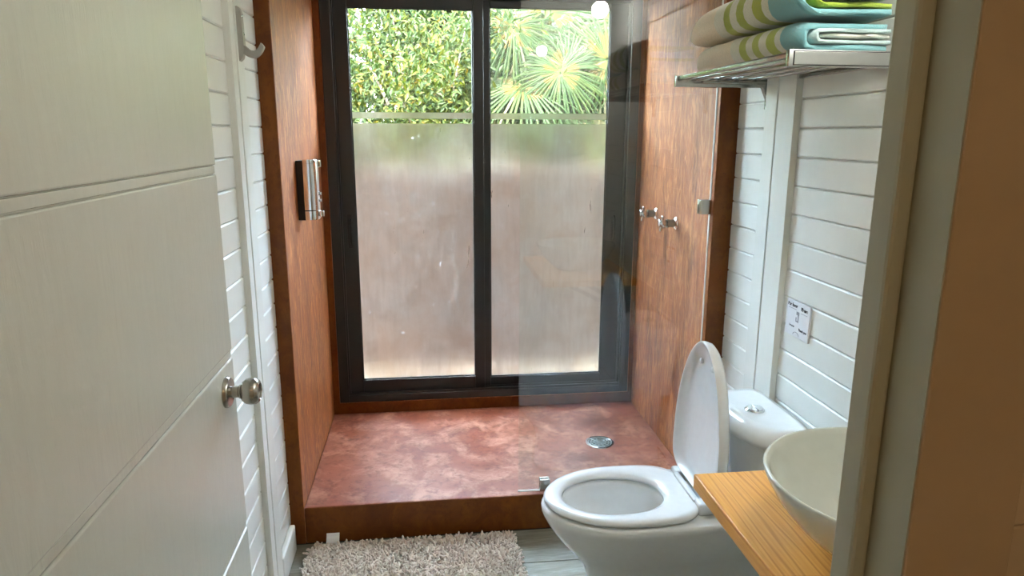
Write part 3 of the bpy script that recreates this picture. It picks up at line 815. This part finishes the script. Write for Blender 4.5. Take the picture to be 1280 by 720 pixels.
b = bmesh.new(); loft(b, [[(-.402, y, z), (-.355, y, z), (-.355, y + .0012, z), (-.402, y + .0012, z)] for y, z in ((2.355, .010), (2.366, .012), (2.378, .022), (2.387, .033), (2.392, .043))])
mk('care_tag', b, 'tag_cloth', rug, label='small white care tag')

# ------------------------------------------------------------------ pendant bulb above the washstand (mirrored in the shower glass)
LY, LX, LZ = 1.1, .913, 2.126
lp = thing('pendant_lamp', (LX, LY, CEIL), 'white globe bulb hanging above the washstand, seen mirrored in the shower glass', 'lamp')
b = bmesh.new(); lathe(b, [(.045, 0), (.045, .008), (.03, .02), (.006, .024)], (LX, LY, CEIL), (0, 0, -1), 28); mk('ceiling_rose', b, 'satin_nickel', lp, smooth=True)
b = bmesh.new(); tube(b, [(LX, LY, CEIL - .02), (LX, LY, LZ + .075)], .003, 8); mk('cord', b, 'black_plastic', lp, smooth=True)
b = bmesh.new(); lathe(b, [(.006, .08), (.017, .072), (.019, .05), (.019, .034)], (LX, LY, LZ), (0, 0, 1), 24); mk('socket', b, 'satin_nickel', lp, smooth=True)
b = bmesh.new(); bmesh.ops.create_uvsphere(b, u_segments=28, v_segments=16, radius=.042); bmesh.ops.translate(b, verts=b.verts, vec=(LX, LY, LZ)); mk('globe', b, 'lamp_globe', lp, smooth=True)
# hall lamp behind the camera
hl = thing('ceiling_lamp', (.3, -.9, CEIL), 'warm hall ceiling lamp behind the camera', 'ceiling lamp')
b = bmesh.new(); lathe(b, [(.09, 0), (.09, .02), (.10, .022), (.085, .06), (.04, .085), (.005, .09)], (.3, -.9, CEIL), (0, 0, -1), 28)
emis('hall_globe', (1, .68, .38, 1), HALL_GLOW)
mk('shade', b, 'hall_globe', hl, smooth=True)
# ------------------------------------------------------------------ outside: ground, garden wall, shrubs, palms
struct('ground', B(-14, 14, YB + .18, 26, -.3, -.02), 'earth')
struct('wall_garden', B(-4.5, 5.5, 4.45, 4.6, -.05, 1.27, bev=.01), 'garden_stucco')

def leaf_cloud(name, parent, mats, n, center, radii, size, seed, droop=.4, weights=None, clusters=None):
    rg = random.Random(seed); V, Fc, mi = [], [], []
    c = Vector(center)
    for i in range(n):
        if clusters:
            k = rg.choice(clusters); p = Vector(k[0]) + Vector((rg.gauss(0, k[1]), rg.gauss(0, k[1]), rg.gauss(0, k[1])))
        else:
            while True:
                q = Vector((rg.uniform(-1, 1), rg.uniform(-1, 1), rg.uniform(-1, 1)))
                if .25 < q.length < 1: break
            p = c + Vector((q.x * radii[0], q.y * radii[1], q.z * radii[2]))
        s = size * rg.uniform(.65, 1.3)
        d = Vector((rg.uniform(-1, 1), rg.uniform(-1, 1), rg.uniform(-1, .6) - droop)).normalized()
        nn = Vector((rg.uniform(-.8, .8), -1 + rg.uniform(-.3, .6), rg.uniform(-.1, 1.2)))
        w = d.cross(nn).normalized() * s * .17; up = w.cross(d).normalized()
        b0 = len(V)
        V += [p, p + d * s * .5 + w + up * s * .06, p + d * s * .5, p + d * s * .5 - w + up * s * .06, p + d * s - up * s * .08]
        Fc += [(b0, b0 + 1, b0 + 2), (b0, b0 + 2, b0 + 3), (b0 + 2, b0 + 1, b0 + 4), (b0 + 3, b0 + 2, b0 + 4)]
        m = rg.choices(range(len(mats)), weights)[0]; mi += [m] * 4
    po = origin[parent.name]
    me = bpy.data.meshes.new(name); me.from_pydata([tuple(v - po) for v in V], [], Fc)
    for m in mats: me.materials.append(M[m])
    me.polygons.foreach_set('material_index', mi)
    o = bpy.data.objects.new(name, me); C.objects.link(o); o.parent = parent; o['kind'] = 'stuff'; origin[o.name] = po
    return o
def shrub(name, label, base, h, r, n, size, mats, weights, seed, nb=9, cat='shrub', group=None):
    rg = random.Random(seed)
    t = thing(name, base, label, cat, group); bx, by, bz = base
    tips = []
    b = bmesh.new(); tube(b, [(bx, by, bz - .02), (bx + rg.uniform(-.05, .05), by, h * .3), (bx + rg.uniform(-.1, .1), by + rg.uniform(-.1, .1), h * .62)], [.05, .04, .025], 8)
    mk('trunk', b, 'bark', t, smooth=True)
    for k in range(nb):
        a = 2 * PI * k / nb + rg.uniform(-.3, .3); z0 = h * rg.uniform(.15, .55); rr = r * rg.uniform(.55, .95)
        p = Vector((bx, by, z0)); e = Vector((bx + math.cos(a) * rr, by + math.sin(a) * rr * .7, min(h, z0 + rg.uniform(.2, .75) * h)))
        mid = (p + e) / 2 + Vector((rg.uniform(-.12, .12), rg.uniform(-.1, .1), rg.uniform(.05, .22)))
        b = bmesh.new(); tube(b, [p, (p + mid) / 2 + Vector((0, 0, .03)), mid, (mid + e) / 2, e], [.018, .014, .011, .008, .004], 6); mk('branch', b, 'bark', t, smooth=True)
        for q in (mid, (mid + e) / 2, e):
            for _ in range(3): tips.append((q + Vector((rg.uniform(-.25, .25), rg.uniform(-.2, .2), rg.uniform(-.2, .2))), rg.uniform(.09, .2)))
    for _ in range(26): tips.append((Vector((bx + rg.uniform(-r, r), by + rg.uniform(-r, r) * .7, h * rg.uniform(.08, 1.0))), rg.uniform(.1, .22)))
    b = bmesh.new()
    for q, _ in tips[:60]:
        s = q + Vector((rg.uniform(-.25, .25), rg.uniform(-.1, .25), rg.uniform(-.25, .05)))
        tube(b, [s, (s + q) / 2 + Vector((rg.uniform(-.06, .06), 0, rg.uniform(-.02, .08))), q], [.006, .004, .002], 4)
    mk('twigs', b, 'bark', t, kind='stuff')
    leaf_cloud('foliage', t, mats, n, base, (r, r, h), size, seed + 1, weights=weights, clusters=tips)
    return t
G = ['leaf_a', 'leaf_b', 'leaf_c', 'leaf_d']
shrub('leafy_shrub', 'bright green shrub with yellowing leaves outside the left window pane', (-.15, 5.6, 0), 2.55, .95, 17000, .062, G, (5, 4, 4, .7), 21, 11)
shrub('leafy_shrub', 'leafy green shrub at the far left behind the window frame', (-1.75, 5.7, 0), 2.5, .95, 6000, .085, G, (5, 5, 2, .5), 31, 10)
shrub('leafy_shrub', 'leafy green shrub hidden at the right beyond the palms', (3.0, 5.9, 0), 2.5, .9, 5000, .085, G, (5, 5, 2, .5), 41, 9)
for i, (x, y, h, lab) in enumerate(((-1.9, 7.9, 3.5, 'dark green background tree behind the left shrub'), (.55, 8.2, 3.6, 'dark green background tree between the shrub and the palms'), (3.0, 8.0, 3.5, 'dark green background tree behind the palms'))):
    shrub('background_tree', lab, (x, y, 0), h, 1.6, 11000, .19, ['leaf_dark', 'leaf_b'], (5, 2), 60 + i * 7, 9, 'tree', 'background trees')

def fan(hub, nrm, up, R, seed, nl=46, spread=300, dry=0):
    """one fan leaf: pleated leaflets radiating from the hub, drooping at the tips"""
    rg = random.Random(seed); hub = Vector(hub); nrm = Vector(nrm).normalized(); up = Vector(up)
    up = (up - nrm * up.dot(nrm)).normalized(); sd = nrm.cross(up)
    V, Fc, mi = [], [], []
    for k in range(nl):
        a = math.radians((k / (nl - 1) - .5) * spread) + rg.uniform(-.03, .03)
        d = up * math.cos(a) + sd * math.sin(a); w = nrm.cross(d).normalized()
        L = R * (.72 + .28 * math.cos(a * .5) ** 2) * rg.uniform(.9, 1.06); hw = R * .017
        sag = rg.uniform(.1, .3); b0 = len(V)
        for f, ww, lift in ((.03, .35, 0), (.35, 1.0, .03), (.7, .85, .02), (1.0, .06, -.04)):
            p = hub + d * L * f + nrm * L * lift * 1.2 + Vector((0, 0, -1)) * L * sag * f * f * f + nrm * (.25 - f) * .05 * R
            V += [p - w * hw * ww, p + nrm * hw * .45 * ww, p + w * hw * ww]
        m = 0 if rg.random() < .68 else 1
        if rg.random() < dry: m = 3
        for s in range(3):
            q = b0 + s * 3; Fc += [(q, q + 1, q + 4, q + 3), (q + 1, q + 2, q + 5, q + 4)]
            mi += [2 if s == 0 and rg.random() < .45 else m] * 2
    return V, Fc, mi
def palm(label, base, crown_z, fronds, seed):
    rg = random.Random(seed); t = thing('fan_palm', base, label, 'palm', 'fan palms outside the window')
    cx, cy_, _ = base; crown = Vector((cx, cy_, crown_z)); po = origin[t.name]
    b = bmesh.new()
    tube(b, [(cx, cy_, -.02), (cx + .02, cy_, crown_z * .5), crown], [.07, .06, .065], 10); mk('trunk', b, 'palm_trunk', t, smooth=True)
    for i, (hub, nrm, up, R, dry) in enumerate(fronds):
        hub = Vector(hub); V, Fc, mi = fan(hub, nrm, up, R, seed * 50 + i, dry=dry)
        b = bmesh.new(); mid = (crown + hub) / 2 + Vector((0, 0, .08)); tube(b, [crown, mid, hub], [.012, .009, .008], 6)
        me0 = bpy.data.meshes.new('tmp'); b.to_mesh(me0); b.free()
        off = len(V); V = V + [v.co.copy() for v in me0.vertices]
        for p in me0.polygons: Fc.append(tuple(off + q for q in p.vertices)); mi.append(1)
        bpy.data.meshes.remove(me0)
        me = bpy.data.meshes.new('frond'); me.from_pydata([tuple(Vector(v) - po) for v in V], [], Fc)
        for m in ('palm_a', 'palm_b', 'palm_heart', 'palm_dry'): me.materials.append(M[m])
        me.polygons.foreach_set('material_index', mi)
        o = bpy.data.objects.new('frond', me); C.objects.link(o); o.parent = t; origin[o.name] = po
def rand_fronds(crown, n, seed, R=.5):
    rg = random.Random(seed); out_ = []
    for k in range(n):
        a = 2 * PI * k / n + rg.uniform(-.3, .3); e = rg.uniform(-.3, .9); l = rg.uniform(.4, .62)
        d = Vector((math.cos(a) * math.cos(e), math.sin(a) * math.cos(e), math.sin(e)))
        out_.append((Vector(crown) + d * l, Vector((d.x * .3, -.5 + d.y * .3, 1.0)), d + Vector((0, 0, -.15)), R * rg.uniform(.85, 1.1), .12))
    return out_
f1 = [((.64, 5.25, 2.24), (.1, -1, .35), (-.45, 0, -.9), .50, .1), ((.72, 5.30, 2.13), (.0, -1, .4), (-.15, 0, -1), .55, .35), ((.93, 5.35, 2.36), (.1, -1, .3), (.1, 0, 1), .5, .05),
      ((.55, 5.4, 1.86), (0, -1, .5), (-.3, 0, -1), .5, .15)]
palm('fan palm with drooping pale fronds, nearest the window mullion', (.70, 5.75, 0), 1.85, f1 + rand_fronds((.70, 5.75, 1.85), 9, 5), 1)
f2 = [((1.33, 5.2, 2.02), (-.1, -1, .3), (-.35, 0, 1), .58, .05), ((1.30, 5.25, 1.98), (.1, -1, .4), (.5, -.1, -.9), .46, .3), ((.96, 5.1, 1.92), (0, -1, .45), (.1, 0, -1), .46, .08),
      ((1.02, 5.15, 1.95), (0, -1, .3), (-.8, 0, .4), .44, .1), ((1.48, 5.3, 2.3), (-.2, -1, .3), (.2, 0, 1), .5, .05)]
palm('fan palm with large upright fronds at the right of the window', (1.28, 5.65, 0), 1.65, f2 + rand_fronds((1.28, 5.65, 1.65), 9, 9), 2)
palm('fan palm mostly hidden behind the right window frame', (2.05, 5.7, 0), 1.8, rand_fronds((2.05, 5.7, 1.8), 12, 13), 3)
palm('fan palm set back behind the two front palms', (1.0, 6.5, 0), 2.2, rand_fronds((1.0, 6.5, 2.2), 14, 17, .55), 4)
